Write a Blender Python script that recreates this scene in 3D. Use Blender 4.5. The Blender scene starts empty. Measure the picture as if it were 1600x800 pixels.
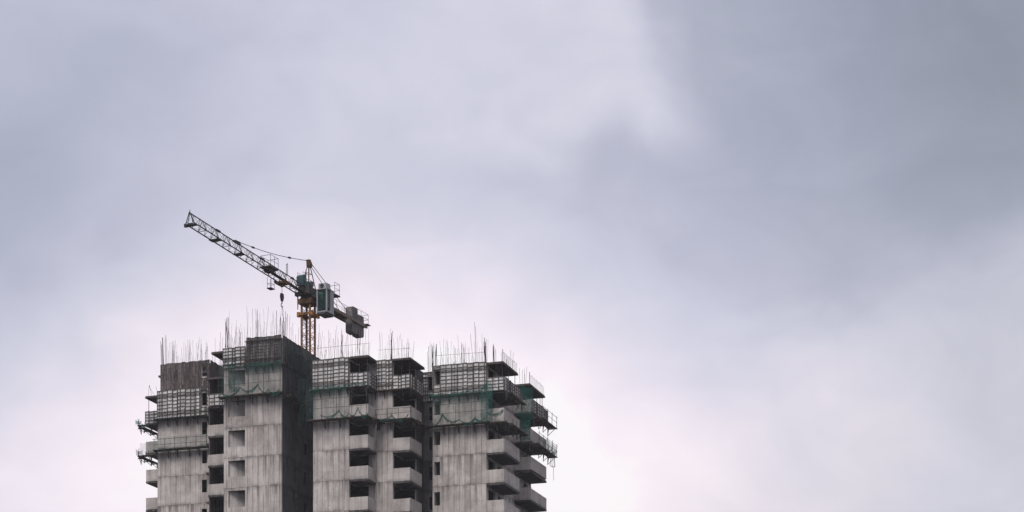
import bpy, math, random
from mathutils import Vector, Matrix
random.seed(7)
R = math.radians
sc = bpy.context.scene
col = sc.collection

# ------------------------------------------------------------------ camera
TH = R(18.1)                       # the tower is turned this much away from the view
CAM_Z = 1.35
cam_d = bpy.data.cameras.new('camera')
cam = bpy.data.objects.new('camera', cam_d); col.objects.link(cam)
cam.location = (0, 0, CAM_Z); cam.rotation_euler = (R(90), 0, 0)
cam_d.sensor_width = 36.0; cam_d.lens = 36.0 * 3031 / 1600
cam_d.shift_y = 0.625
cam_d.clip_start = 0.5; cam_d.clip_end = 20000
sc.camera = cam

# ------------------------------------------------------------------ view
sc.view_settings.view_transform = 'Standard'
sc.view_settings.look = 'None'
sc.view_settings.exposure = 1.0
sc.view_settings.gamma = 1.0
sc.view_settings.use_curve_mapping = False

SUN_EL, SUN_AZ = R(52), R(205)      # azimuth clockwise from +Y: behind the camera's left shoulder

# ------------------------------------------------------------------ node helpers
class NT:
    def __init__(s, tree):
        s.t = tree; s.n = tree.nodes; s.l = tree.links
    def node(s, typ, **kw):
        n = s.n.new(typ)
        for k, v in kw.items(): setattr(n, k, v)
        return n
    def put(s, sock, v):
        if v is None: return
        if hasattr(v, 'is_linked'): s.l.new(v, sock)
        else: sock.default_value = v
    def math(s, op, a, b=None, c=None, clamp=False):
        n = s.node('ShaderNodeMath', operation=op, use_clamp=clamp)
        s.put(n.inputs[0], a); s.put(n.inputs[1], b); s.put(n.inputs[2], c)
        return n.outputs[0]
    def noise(s, vec, scale, detail=4, rough=.55, dist=0):
        n = s.node('ShaderNodeTexNoise')
        s.put(n.inputs['Vector'], vec); n.inputs['Scale'].default_value = scale
        n.inputs['Detail'].default_value = detail; n.inputs['Roughness'].default_value = rough
        n.inputs['Distortion'].default_value = dist
        return n.outputs['Fac']
    def ramp(s, fac, stops, interp='LINEAR'):
        n = s.node('ShaderNodeValToRGB'); cr = n.color_ramp; cr.interpolation = interp
        while len(cr.elements) < len(stops): cr.elements.new(0.5)
        for e, (p, c) in zip(cr.elements, stops):
            e.position = p; e.color = (*c, 1) if len(c) == 3 else c
        s.put(n.inputs[0], fac); return n.outputs[0]
    def rng(s, v, a, b, c=0., d=1.):
        n = s.node('ShaderNodeMapRange', clamp=True)
        s.put(n.inputs[0], v)
        for i, x in enumerate((a, b, c, d)): n.inputs[i+1].default_value = x
        return n.outputs[0]
    def mix(s, f, a, b, blend='MIX'):
        n = s.node('ShaderNodeMix', data_type='RGBA', blend_type=blend)
        s.put(n.inputs[0], f); s.put(n.inputs[6], a if hasattr(a, 'is_linked') else (*a, 1)); s.put(n.inputs[7], b if hasattr(b, 'is_linked') else (*b, 1))
        return n.outputs[2]
    def xyz(s, x, y, z):
        n = s.node('ShaderNodeCombineXYZ')
        s.put(n.inputs[0], x); s.put(n.inputs[1], y); s.put(n.inputs[2], z); return n.outputs[0]
    def sep(s, v):
        n = s.node('ShaderNodeSeparateXYZ'); s.put(n.inputs[0], v); return n.outputs

def lin(r, g, b):
    f = lambda c: (c/255/12.92) if c/255 <= .04045 else ((c/255+.055)/1.055)**2.4
    return (f(r), f(g), f(b))

# ------------------------------------------------------------------ world: thin Nishita sky over which an overcast deck lies
w = bpy.data.worlds.new('World'); sc.world = w; w.use_nodes = True
T = NT(w.node_tree); T.n.clear()
out = T.node('ShaderNodeOutputWorld')
sky = T.node('ShaderNodeTexSky', sky_type='NISHITA', sun_disc=False)
sky.sun_elevation = SUN_EL; sky.sun_rotation = SUN_AZ
bg1 = T.node('ShaderNodeBackground'); T.put(bg1.inputs[0], sky.outputs[0]); bg1.inputs[1].default_value = 0.05
tc = T.node('ShaderNodeTexCoord')
d = tc.outputs['Generated']
nz = T.node('ShaderNodeTexNoise'); T.put(nz.inputs['Vector'], d); nz.inputs['Scale'].default_value = 9; nz.inputs['Detail'].default_value = 5; nz.inputs['Roughness'].default_value = .5
off = T.sep(nz.outputs['Color'])
x, y, z = T.sep(d)
az = T.math('MULTIPLY', T.math('ARCTAN2', x, y), 180/math.pi)
el = T.math('MULTIPLY', T.math('ARCSINE', z), 180/math.pi)
az = T.math('ADD', az, T.math('MULTIPLY', T.math('SUBTRACT', off[0], .5), 3.0))
el = T.math('ADD', el, T.math('MULTIPLY', T.math('SUBTRACT', off[1], .5), 2.4))
CLOUDS = [(-14.5, 11.5, 0.151), (-14.5, 15.5, -0.025), (-14.5, 19.5, -0.074), (-14.5, 23.8, 0.028), (-9.5, 11.5, 0.084), (-9.5, 15.5, 0.095), (-9.5, 19.5, -0.008), (-9.5, 23.8, -0.007),
          (-4.8, 11.5, 0.099), (-4.8, 15.5, 0.062), (-4.8, 19.5, -0.002), (-4.8, 23.8, 0.027), (0, 11.5, 0.138), (0, 15.5, 0.092), (0, 19.5, 0.005), (0, 23.8, -0.018),
          (4.8, 11.5, 0.131), (4.8, 15.5, 0.006), (4.8, 19.5, -0.032), (4.8, 23.8, -0.006), (9.5, 11.5, 0.008), (9.5, 15.5, 0.02), (9.5, 19.5, -0.005), (9.5, 23.8, -0.057),
          (14.5, 11.5, -0.003), (14.5, 15.5, -0.017), (14.5, 19.5, -0.038), (14.5, 23.8, -0.132)]
tone = T.math('ADD', T.math('MULTIPLY', T.math('SUBTRACT', T.noise(T.xyz(x, T.math('MULTIPLY', y, 1.), T.math('MULTIPLY', z, 1.5)), 18, 7, .52, .5), .5), .11), .762)
for ca, ce, wt in CLOUDS:
    a2 = T.math('POWER', T.math('ABSOLUTE', T.math('SUBTRACT', az, float(ca))), 2.)
    r2 = T.math('MULTIPLY_ADD', T.math('SUBTRACT', el, float(ce)), T.math('SUBTRACT', el, float(ce)), a2)
    g = T.math('EXPONENT', T.math('MULTIPLY', r2, -1/4.8**2))
    tone = T.math('MULTIPLY_ADD', g, wt, tone)
# a bright cloud with a soft torn edge, and a paler bank below a slanting line on the right
def smooth(v, a, b):
    n_ = T.node('ShaderNodeMapRange', interpolation_type='SMOOTHSTEP'); T.put(n_.inputs[0], v)
    for i_, x_ in enumerate((a, b, 0., 1.)): n_.inputs[i_+1].default_value = x_
    return n_.outputs[0]
az3 = T.math('ADD', az, T.math('MULTIPLY', T.math('SUBTRACT', T.noise(d, 20, 6, .5, .4), .5), 3.0))
el3 = T.math('ADD', el, T.math('MULTIPLY', T.math('SUBTRACT', T.noise(T.xyz(y, z, x), 20, 6, .5, .4), .5), 3.0))
e1 = smooth(T.math('SUBTRACT', az3, T.math('MULTIPLY_ADD', T.math('SUBTRACT', 22.8, el3), .42, 4.65)), 1.3, -1.1)
lf = T.math('MINIMUM', T.math('SUBTRACT', az3, 3.), 0.)
f1 = T.math('MULTIPLY', T.math('MULTIPLY', e1, smooth(el3, 20.0, 22.6)), T.math('EXPONENT', T.math('MULTIPLY', T.math('MULTIPLY', lf, lf), -1/49)))
dl = T.math('SUBTRACT', T.math('MULTIPLY', T.math('SUBTRACT', az3, 6.587), .396), T.math('MULTIPLY', T.math('SUBTRACT', el3, 15.393), .918))
f2 = T.math('MULTIPLY', smooth(dl, -.8, 1.0), smooth(az3, 5., 11.))
tone = T.math('MULTIPLY_ADD', f1, .112, tone); tone = T.math('MULTIPLY_ADD', f2, .0715, tone)
hue = T.noise(d, 5, 3, .5)
cloud = T.ramp(tone, [(.50, lin(128, 133, 149)), (.56, lin(140, 146, 163)), (.66, lin(162, 168, 187)), (.75, lin(186, 189, 208)), (.84, lin(211, 211, 228)), (.93, lin(240, 232, 244)), (.985, lin(254, 244, 253)), (1., lin(255, 251, 255))])
warm = T.rng(T.math('ADD', T.math('MULTIPLY', az, .08), T.math('MULTIPLY', T.math('SUBTRACT', 17., el), .06)), .5, 1.15)
cloud = T.mix(T.math('ADD', T.math('MULTIPLY', warm, .75), T.rng(hue, .4, .65, 0, .25)), cloud, T.mix(1., cloud, (1.015, 1.0, .945), 'MULTIPLY'))
bg2 = T.node('ShaderNodeBackground'); T.put(bg2.inputs[0], cloud); bg2.inputs[1].default_value = 0.5
mx = T.node('ShaderNodeMixShader'); mx.inputs[0].default_value = 0.985
T.l.new(bg1.outputs[0], mx.inputs[1]); T.l.new(bg2.outputs[0], mx.inputs[2]); T.l.new(mx.outputs[0], out.inputs[0])

# ------------------------------------------------------------------ sun, veiled by the cloud deck
sd = bpy.data.lights.new('sun', 'SUN'); sd.energy = 1.5; sd.angle = R(35); sd.color = (1, .955, .91)
sun = bpy.data.objects.new('sun', sd); col.objects.link(sun)
sdir = Vector((math.sin(SUN_AZ)*math.cos(SUN_EL), math.cos(SUN_AZ)*math.cos(SUN_EL), math.sin(SUN_EL)))
sun.rotation_euler = sdir.to_track_quat('Z', 'Y').to_euler(); sun.location = (0, -50, 120)

# ------------------------------------------------------------------ building frame: u along the front, v into the depth
Y0 = 3031*3.0/47.45; X0 = (440-800)/3031*Y0
U = Vector((math.cos(TH), -math.sin(TH), 0)); V = Vector((math.sin(TH), math.cos(TH), 0))
def W(u, v, z=0.): return Vector((X0, Y0, 0)) + U*u + V*v + Vector((0, 0, z))
K = 45.0; S = 3.0

# ------------------------------------------------------------------ materials
M = {}
def newmat(name):
    m = bpy.data.materials.new(name); m.use_nodes = True
    t = NT(m.node_tree); b = t.n['Principled BSDF']; M[name] = m
    b.inputs['Specular IOR Level'].default_value = .25
    return m, t, b
def local(t):
    g = t.node('ShaderNodeNewGeometry')
    r = t.node('ShaderNodeVectorRotate', rotation_type='Z_AXIS'); t.put(r.inputs['Vector'], g.outputs['Position']); r.inputs['Angle'].default_value = TH
    return r.outputs[0], t.sep(r.outputs[0])
def bump(t, b, h, strength, dist=.02):
    n = t.node('ShaderNodeBump'); n.inputs['Strength'].default_value = strength; n.inputs['Distance'].default_value = dist
    t.put(n.inputs['Height'], h); t.l.new(n.outputs[0], b.inputs['Normal'])

def concrete(name, base, light, stain, stain_amt=1., seam=1.):
    m, t, b = newmat(name)
    p, (u, v, z) = local(t)
    ww = t.math('ADD', u, v)
    oi = t.node('ShaderNodeObjectInfo')
    rnd = t.math('MULTIPLY', oi.outputs['Random'], 13.)
    streak = t.noise(t.xyz(t.math('MULTIPLY', ww, 2.6), rnd, t.math('MULTIPLY', z, .14)), 1.0, 6, .62)
    fine = t.noise(t.xyz(t.math('MULTIPLY', ww, 7.), rnd, t.math('MULTIPLY', z, .5)), 1.0, 4, .6)
    blot = t.noise(t.xyz(ww, rnd, z), .55, 6, .62, .4)
    grain = t.noise(p, 6, 7, .72)
    c = t.mix(t.rng(blot, .36, .62), base, light)
    wn_ = t.node('ShaderNodeTexWhiteNoise', noise_dimensions='3D')
    t.put(wn_.inputs['Vector'], t.xyz(t.math('FLOOR', t.math('MULTIPLY_ADD', ww, 1/1.16, .25)), rnd, t.math('FLOOR', t.math('DIVIDE', z, 1.5))))
    c = t.mix(t.rng(wn_.outputs['Value'], .0, 1., 0, .34), c, t.mix(1., c, (.68, .67, .665), 'MULTIPLY'))
    big = t.noise(t.xyz(t.math('MULTIPLY', ww, 1.), t.math('ADD', rnd, 9.), t.math('MULTIPLY', z, .6)), .45, 4, .6)
    c = t.mix(t.rng(big, .5, .68, 0, .55*stain_amt), c, t.mix(1., c, (.55, .53, .52), 'MULTIPLY'))
    c = t.mix(t.math('MULTIPLY', t.rng(grain, .38, .66), .5), c, t.mix(1., c, (.72, .70, .69), 'MULTIPLY'))
    fz = t.math('FRACT', t.math('DIVIDE', t.math('ADD', z, t.math('MULTIPLY', t.math('SUBTRACT', blot, .5), .5)), S))
    top = t.math('POWER', t.rng(fz, .15, 1.), 1.6)
    drip = t.math('MULTIPLY', t.rng(streak, .45, .62), t.math('MULTIPLY_ADD', top, .7, .3))
    drip2 = t.math('MULTIPLY', t.rng(fine, .52, .68), t.math('MULTIPLY_ADD', top, .65, .18))
    amt = t.math('MULTIPLY', t.math('MAXIMUM', drip, t.math('MULTIPLY', drip2, .8)), .95*stain_amt, clamp=True)
    c = t.mix(amt, c, stain)
    jd = t.math('ABSOLUTE', t.math('SUBTRACT', t.math('FRACT', t.math('ADD', t.math('DIVIDE', z, S), .5)), .5))
    jn = t.noise(t.xyz(t.math('MULTIPLY', ww, 1.1), 3.1, t.math('MULTIPLY', z, .8)), 1.0, 6, .7)
    jw = t.math('MULTIPLY', t.rng(jd, .11, .005), t.rng(jn, .38, .66, 0, .8*stain_amt))
    c = t.mix(jw, c, stain)
    # casting seams of the form panels, uneven and partly washed out
    sm = t.math('ABSOLUTE', t.math('SUBTRACT', t.math('FRACT', t.math('MULTIPLY', ww, 1/.58)), .5))
    sw = t.noise(t.xyz(t.math('FLOOR', t.math('MULTIPLY', ww, 1/.58)), rnd, t.math('MULTIPLY', z, .5)), 1.7, 3, .6)
    sline = t.math('MULTIPLY', t.rng(sm, .085, .0), t.rng(sw, .36, .60, .12, .95*seam))
    hz = t.math('ABSOLUTE', t.math('SUBTRACT', t.math('FRACT', t.math('MULTIPLY', z, 1/.6)), .5))
    hline = t.math('MULTIPLY', t.rng(hz, .03, .0), t.rng(blot, .5, .65, 0, .3*seam))
    c = t.mix(t.math('MAXIMUM', sline, hline), c, stain)
    rust = t.noise(t.xyz(t.math('MULTIPLY', ww, 3.), t.math('ADD', rnd, 5.), t.math('MULTIPLY', z, .3)), .8, 3, .5)
    c = t.mix(t.rng(rust, .62, .78, 0, .35), c, (.20, .13, .09))
    t.put(b.inputs['Base Color'], c); b.inputs['Roughness'].default_value = .92
    bump(t, b, t.math('ADD', grain, t.math('MULTIPLY', sline, -.6)), .5, .03)
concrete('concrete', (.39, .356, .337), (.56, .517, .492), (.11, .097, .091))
concrete('concrete_lit', (.50, .47, .45), (.60, .57, .55), (.20, .18, .17), .8, .4)  # paler copy, the loggia's lit look put into the colour
concrete('concrete_smooth', (.37, .343, .327), (.52, .486, .464), (.13, .116, .109), 1.0, .45)
concrete('concrete_shaded', (.09, .087, .096), (.135, .13, .14), (.035, .033, .037), 1., .5)  # darkened copy of the concrete, shade of gap and recess painted in
concrete('concrete_raw_shaded', (.085, .078, .077), (.14, .13, .126), (.03, .027, .027), 1.1, .6)  # raw slab concrete, colour darkened to carry the shade of soffits and rooms

def simple(name, c1, c2, scale=6, rough=.7, metal=0., stretch=None, stain=None, st=(.5, .7)):
    m, t, b = newmat(name)
    p, (u, v, z) = local(t)
    if stretch: vec = t.xyz(t.math('MULTIPLY', u, stretch[0]), t.math('MULTIPLY', v, stretch[1]), t.math('MULTIPLY', z, stretch[2]))
    else: vec = p
    oi = t.node('ShaderNodeObjectInfo')
    n = t.noise(vec, scale, 5, .6)
    n2 = t.math('ADD', n, t.math('MULTIPLY', t.math('SUBTRACT', oi.outputs['Random'], .5), .25))
    c = t.mix(t.rng(n2, .35, .68), c1, c2)
    if stain: c = t.mix(t.rng(t.noise(vec, scale*2.3, 5, .65), st[0], st[1]), c, stain)
    t.put(b.inputs['Base Color'], c); b.inputs['Roughness'].default_value = rough; b.inputs['Metallic'].default_value = metal
    bump(t, b, n, .25, .01)
simple('form_plate', (.34, .33, .33), (.60, .59, .585), 2.2, .6, .15, (1, 1, .6), (.20, .17, .15), (.52, .72))
simple('form_rib', (.055, .048, .045), (.15, .13, .115), 3, .7, .2)
simple('waler_steel', (.035, .03, .03), (.10, .07, .055), 5, .7, .2)
simple('old_plate', (.05, .045, .047), (.24, .228, .222), 1.5, .8, 0., (2.4, 2.4, .45), (.035, .028, .028), (.50, .66))
simple('old_rib', (.025, .022, .024), (.10, .09, .088), 2.5, .85)
simple('brown_plate', (.028, .021, .022), (.13, .103, .10), 1.5, .8, 0., (2.6, 2.6, .45), (.30, .27, .26), (.57, .70))
simple('brown_rib', (.025, .02, .021), (.12, .10, .097), 2.5, .85)
simple('plywood', (.035, .024, .022), (.075, .052, .046), 2.0, .85, 0., (1, 1, 1))
simple('rebar_rust', (.030, .022, .022), (.085, .055, .045), .7, .85)
simple('scaffold_tube', (.028, .026, .027), (.09, .08, .075), 3, .6, .3)
simple('plank', (.05, .042, .036), (.14, .12, .10), 3, .9)
simple('ground_earth', (.05, .05, .045), (.10, .095, .085), .05, 1.)
simple('crane_yellow', (.31, .12, .02), (.44, .195, .035), 2.2, .65, 0., None, (.075, .042, .027), (.46, .60))
simple('crane_rust', (.05, .033, .027), (.21, .10, .038), 1.6, .75, 0., None, (.26, .13, .03), (.60, .72))
simple('jib_steel', (.028, .023, .024), (.075, .058, .052), 1.4, .65)
simple('jib_brown', (.085, .062, .05), (.19, .14, .11), 1.4, .65)
simple('winch_teal', (.022, .05, .056), (.045, .085, .09), 2, .6)
simple('cab_grey', (.20, .21, .222), (.32, .33, .345), 2, .5, 0., (1, 1, .4), (.22, .22, .22), (.6, .75))
simple('dark_steel', (.018, .017, .018), (.05, .045, .043), 2, .6)
simple('ballast', (.10, .095, .095), (.20, .185, .18), 1.2, .9, 0., (1.5, 1.5, .35), (.06, .055, .055), (.52, .68))
simple('rope_steel', (.03, .03, .03), (.07, .065, .06), 3, .6)
m, t, b = newmat('cab_glass')
b.inputs['Base Color'].default_value = (.03, .06, .055, 1); b.inputs['Roughness'].default_value = .06; b.inputs['Specular IOR Level'].default_value = .6
gl = t.node('ShaderNodeMixShader'); tr = t.node('ShaderNodeBsdfTransparent'); tr.inputs[0].default_value = (.45, .60, .55, 1)
gl.inputs[0].default_value = .35; t.l.new(tr.outputs[0], gl.inputs[1]); t.l.new(b.outputs[0], gl.inputs[2]); t.l.new(gl.outputs[0], t.n['Material Output'].inputs[0])

def net(name, c1, c2, a0, a1, scale=1.3):
    m, t, b = newmat(name)
    p, (u, v, z) = local(t)
    n = t.noise(p, scale, 5, .65)
    fine = t.noise(p, 11, 2, .6)
    t.put(b.inputs['Base Color'], t.mix(n, c1, c2)); b.inputs['Roughness'].default_value = .9
    a = t.math('ADD', t.rng(n, .32, .68, a0, a1), t.math('MULTIPLY', t.math('SUBTRACT', fine, .5), .35), clamp=True)
    tl = t.node('ShaderNodeBsdfTranslucent'); t.put(tl.inputs[0], t.mix(n, c1, c2))
    ad = t.node('ShaderNodeMixShader'); ad.inputs[0].default_value = .3
    t.l.new(b.outputs[0], ad.inputs[1]); t.l.new(tl.outputs[0], ad.inputs[2])
    tr = t.node('ShaderNodeBsdfTransparent'); ms = t.node('ShaderNodeMixShader')
    t.put(ms.inputs[0], a); t.l.new(tr.outputs[0], ms.inputs[1]); t.l.new(ad.outputs[0], ms.inputs[2])
    t.l.new(ms.outputs[0], t.n['Material Output'].inputs[0])
net('net_thin', (.03, .085, .075), (.06, .13, .115), .10, .34)
net('net_dense', (.010, .06, .052), (.018, .14, .115), .4, .98, 2.2)
net('net_mid', (.010, .05, .044), (.018, .11, .092), .2, .85, 1.6)
net('net_dark', (.010, .020, .022), (.014, .036, .036), .2, .7, .9)

# ------------------------------------------------------------------ mesh builder
class MB:
    def __init__(s): s.v = []; s.f = []
    def quad(s, *p):
        i = len(s.v); s.v += [tuple(q) for q in p]; s.f.append(tuple(range(i, i+len(p))))
    def box(s, x0, x1, y0, y1, z0, z1):
        i = len(s.v)
        s.v += [(x0,y0,z0),(x1,y0,z0),(x1,y1,z0),(x0,y1,z0),(x0,y0,z1),(x1,y0,z1),(x1,y1,z1),(x0,y1,z1)]
        s.f += [tuple(i+k for k in f) for f in ((0,3,2,1),(4,5,6,7),(0,1,5,4),(1,2,6,5),(2,3,7,6),(3,0,4,7))]
        return s
    def tube(s, p, q, r, n=6, r2=None, cap=True):
        p, q = Vector(p), Vector(q); a = (q-p)
        if a.length < 1e-6: return s
        a.normalize(); b = a.orthogonal().normalized(); c = a.cross(b); r2 = r if r2 is None else r2
        i = len(s.v)
        for o, rr in ((p, r), (q, r2)):
            for k in range(n):
                t = 2*math.pi*k/n + math.pi/4
                s.v.append(tuple(o + b*math.cos(t)*rr + c*math.sin(t)*rr))
        for k in range(n): s.f.append((i+k, i+(k+1) % n, i+n+(k+1) % n, i+n+k))
        if cap: s.f.append(tuple(i+k for k in range(n-1, -1, -1))); s.f.append(tuple(i+n+k for k in range(n)))
        return s
    def path(s, pts, r, n=5):
        for p, q in zip(pts, pts[1:]): s.tube(p, q, r, n)
        return s
    def prism(s, pts, d):            # polygon extruded by vector d
        i = len(s.v); n = len(pts); d = Vector(d)
        s.v += [tuple(p) for p in pts] + [tuple(Vector(p)+d) for p in pts]
        s.f.append(tuple(i+k for k in range(n))); s.f.append(tuple(i+n+k for k in range(n-1, -1, -1)))
        for k in range(n): s.f.append((i+k, i+n+k, i+n+(k+1) % n, i+(k+1) % n))
        return s
    def mesh(s, name, mat):
        me = bpy.data.meshes.new(name); me.from_pydata(s.v, [], s.f)
        import bmesh
        bm = bmesh.new(); bm.from_mesh(me); bmesh.ops.recalc_face_normals(bm, faces=bm.faces); bm.to_mesh(me); bm.free()
        me.materials.append(M[mat]); return me
    def build(s, name, mat, parent=None, loc=(0, 0, 0), rz=0.):
        return link(name, s.mesh(name, mat), parent, loc, rz)
def link(name, data, parent=None, loc=(0, 0, 0), rz=0.):
    o = bpy.data.objects.new(name, data); col.objects.link(o)
    o.parent = parent; o.location = loc; o.rotation_euler = (0, 0, rz); return o
def tag(o, label, cat, group=None):
    o['label'] = label; o['category'] = cat
    if group: o['group'] = group
    return o
def thing(name, label, cat, loc, rz=0., group=None):
    return tag(link(name, None, None, loc, rz), label, cat, group)

# ------------------------------------------------------------------ ground
gm = MB(); gm.quad((-4000, -4000, 0), (4000, -4000, 0), (4000, 4000, 0), (-4000, 4000, 0))
g = gm.build('ground', 'ground_earth'); g['kind'] = 'structure'

# ------------------------------------------------------------------ the unfinished tower
tower = thing('concrete_tower', 'unfinished raw concrete apartment tower with stacked balconies and rebar sprouting from its top', 'tower', W(0, 0), -TH)

def wall_mesh(axis, c, a0, a1, holes, t=.2, z0=.01, z1=2.99, face=1, mat='concrete'):
    """wall slab with real openings. axis 'u': plane v=c looking at -v; axis 'v': plane u=c looking at +u (face=-1: at -u)"""
    A = sorted({a0, a1, *[h[0] for h in holes], *[h[1] for h in holes]}); Z = sorted({z0, z1, *[h[2] for h in holes], *[h[3] for h in holes]})
    mb = MB()
    def pt(a, dpt, z):
        if axis == 'u': return (a, c+dpt, z)
        return (c-face*dpt, a, z)
    solid = lambda i, j: 0 <= i < len(A)-1 and 0 <= j < len(Z)-1 and not any(h[0]-1e-6 <= A[i] and A[i+1] <= h[1]+1e-6 and h[2]-1e-6 <= Z[j] and Z[j+1] <= h[3]+1e-6 for h in holes)
    for i in range(len(A)-1):
        for j in range(len(Z)-1):
            if not solid(i, j): continue
            a, b_, p, q = A[i], A[i+1], Z[j], Z[j+1]
            mb.quad(pt(a,0,p), pt(b_,0,p), pt(b_,0,q), pt(a,0,q)); mb.quad(pt(a,t,p), pt(a,t,q), pt(b_,t,q), pt(b_,t,p))
            if not solid(i-1, j): mb.quad(pt(a,0,p), pt(a,0,q), pt(a,t,q), pt(a,t,p))
            if not solid(i+1, j): mb.quad(pt(b_,0,p), pt(b_,t,p), pt(b_,t,q), pt(b_,0,q))
            if not solid(i, j-1): mb.quad(pt(a,0,p), pt(a,t,p), pt(b_,t,p), pt(b_,0,p))
            if not solid(i, j+1): mb.quad(pt(a,0,q), pt(b_,0,q), pt(b_,t,q), pt(a,t,q))
    import bmesh
    me = bpy.data.meshes.new('wall_panel'); me.from_pydata(mb.v, [], mb.f)
    bm = bmesh.new(); bm.from_mesh(me); bmesh.ops.remove_doubles(bm, verts=bm.verts, dist=1e-5); bmesh.ops.recalc_face_normals(bm, faces=bm.faces); bm.to_mesh(me); bm.free()
    me.materials.append(M[mat]); return me

LOW = -4
def stack(name, me, ktop, klow=LOW, jit=.012):
    for k in range(klow, ktop+1):
        link(name, me, tower, (random.uniform(-jit, jit), random.uniform(-jit, jit), K+S*k))
# front and side walls, one cast lift per storey
stack('wall_panel', wall_mesh('u', 0, -6.3, 0, [(-5.8, -3.97, 1.08, 2.72)]), 2)
stack('wall_panel', wall_mesh('v', 0, .204, 20, [(3.3, 3.75, 1.15, 2.35), (5.4, 6.2, 1.1, 2.3)], mat='concrete_shaded'), 2)  # flank in the darkened copy, gap shade held in its colour
stack('wall_panel', wall_mesh('v', 0, .204, 20, [], z1=2.5), 3, 3)
stack('wall_panel', wall_mesh('u', 0, -6.3, -3.9, [], z1=1.8), 3, 3)
stack('wall_panel', wall_mesh('u', 0, -3.89, 0, [], z1=2.5), 3, 3)
stack('wall_panel', wall_mesh('v', -6.3, .204, 20, [], face=-1), 2)
stack('wall_panel', wall_mesh('v', -6.3, .204, 20, [], face=-1, z1=1.8), 3, 3)
stack('wall_panel', wall_mesh('u', 5.8, -16.85, -10.9, [(-11.72, -11.14, 1.12, 2.42)]), 2)
stack('wall_panel', wall_mesh('v', -10.9, 6.004, 20, []), 2)
stack('wall_panel', wall_mesh('v', -16.85, 6.004, 20, [], face=-1), 2)
stack('wall_panel', wall_mesh('u', 5.8, -16.4, -10.9, [(-11.72, -11.14, 1.12, 2.3)], z1=2.5), 3, 3)
stack('wall_panel', wall_mesh('v', -10.9, 6.004, 20, [], z1=2.5), 3, 3)
stack('wall_panel', wall_mesh('v', -16.4, 6.004, 20, [], z1=2.5, face=-1), 3, 3)
stack('wall_panel', wall_mesh('u', 5.0, -10.2, -6.51, [(-9.2, -6.8, .01, 2.74)]), 2)
stack('wall_panel', wall_mesh('v', -9.27, 2.56, 5.0, [], face=-1, t=.12, mat='concrete_raw_shaded'), 2)  # added end wall, darkened to give the slot a shaded edge
stack('wall_panel', wall_mesh('u', 0, 3.4, 7.2, []), 2)
stack('wall_panel', wall_mesh('v', 7.2, .204, 2.1, [(.3, 2.1, .01, 2.74)]), 2)
stack('wall_panel', wall_mesh('v', 3.4, .204, 20, [], face=-1), 2)
stack('wall_panel', wall_mesh('u', 2.1, 7.205, 10.95, [(7.205, 8.4, .01, 2.74)]), 2)
stack('wall_panel', wall_mesh('v', 10.95, 2.304, 5.4, [(2.45, 5.4, .01, 2.74)]), 2)
stack('wall_panel', wall_mesh('u', 5.4, 10.955, 12.1, [(10.955, 12.0, .01, 2.74)]), 2)
stack('wall_panel', wall_mesh('v', 12.1, 5.604, 7.55, [], mat='concrete_shaded'), 2)  # recess walls take the darkened copy, shade painted in
stack('wall_panel', wall_mesh('u', 7.5, 12.105, 13.745, [(12.72, 13.4, 1.12, 2.42)], mat='concrete_shaded'), 2)
stack('wall_panel', wall_mesh('u', 5.8, 13.75, 19.4, [(13.92, 14.53, 1.15, 2.48)]), 2)
stack('wall_panel', wall_mesh('v', 13.75, 6.004, 20, [], face=-1), 2)
stack('wall_panel', wall_mesh('v', 19.4, 6.004, 20.4, [(6.4, 8.5, .02, 2.55), (9.4, 10.6, .9, 2.45), (12.0, 13.2, .9, 2.45), (15.6, 16.4, .02, 2.5), (17.8, 19.0, .9, 2.45)]), 2)
stack('rear_wall', wall_mesh('u', 20.0, -16.6, 13.5, []), 2)
stack('rear_wall', wall_mesh('u', 20.2, 13.96, 19.2, []), 2)
# loggia pocket of the forward block: one wall, splayed and paled to look lit
lg = MB(); lg.prism([(-5.84, .205, 0), (-3.76, 1.75, 0), (-3.76, 1.95, 0), (-6.05, .35, 0)], (0, 0, 2.75))
stack('loggia_wall', lg.mesh('loggia_wall', 'concrete_lit'), 2)
# a cross wall behind each room so that no daylight runs through
cw = MB(); cw.box(-16.6, -11.15, 10.2, 10.4, 0, 2.78); cw.box(3.65, 10.9, 8.2, 8.4, 0, 2.78); cw.box(14, 15.4, 9.2, 9.4, 0, 2.78); cw.box(15.4, 15.6, 6.1, 19.8, 0, 2.78); cw.box(-10.6, -6.6, 8.2, 8.4, 0, 2.78); cw.box(-6.08, -.22, 8.1, 8.3, 0, 2.77)
stack('partition_wall', cw.mesh('partition_wall', 'concrete_raw_shaded'), 2)
lp = MB().box(-16.1, -11.12, 6.2, 6.35, 0, 2.6); stack('partition_wall', lp.mesh('partition_wall', 'concrete_raw_shaded'), 3, 3)  # added wall close behind the crown window, blocks the sky
# floor slabs, their edges set back in the joints
for k in range(LOW, 5):
    z1 = K+S*k - .03
    for (a, b_, c, e_, top) in ((-6.25, -.05, .05, 8.4, 4), (-16.8, -10.95, 5.85, 19.9, 4), (-10.85, -6.35, 5.05, 8.1, 3), (3.45, 7.15, .05, 19.9, 3),
                                (7.22, 10.9, 2.15, 19.9, 3), (10.92, 12.05, 5.45, 19.9, 3), (12.06, 13.72, 7.55, 19.9, 3), (13.8, 19.35, 5.85, 20.3, 3)):
        if k <= top:
            zt = z1 - (1.3 if k == 4 else 0)
            MB().box(a, b_, c, e_, zt-.19, zt).build('floor_slab', 'concrete_raw_shaded', tower)
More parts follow.
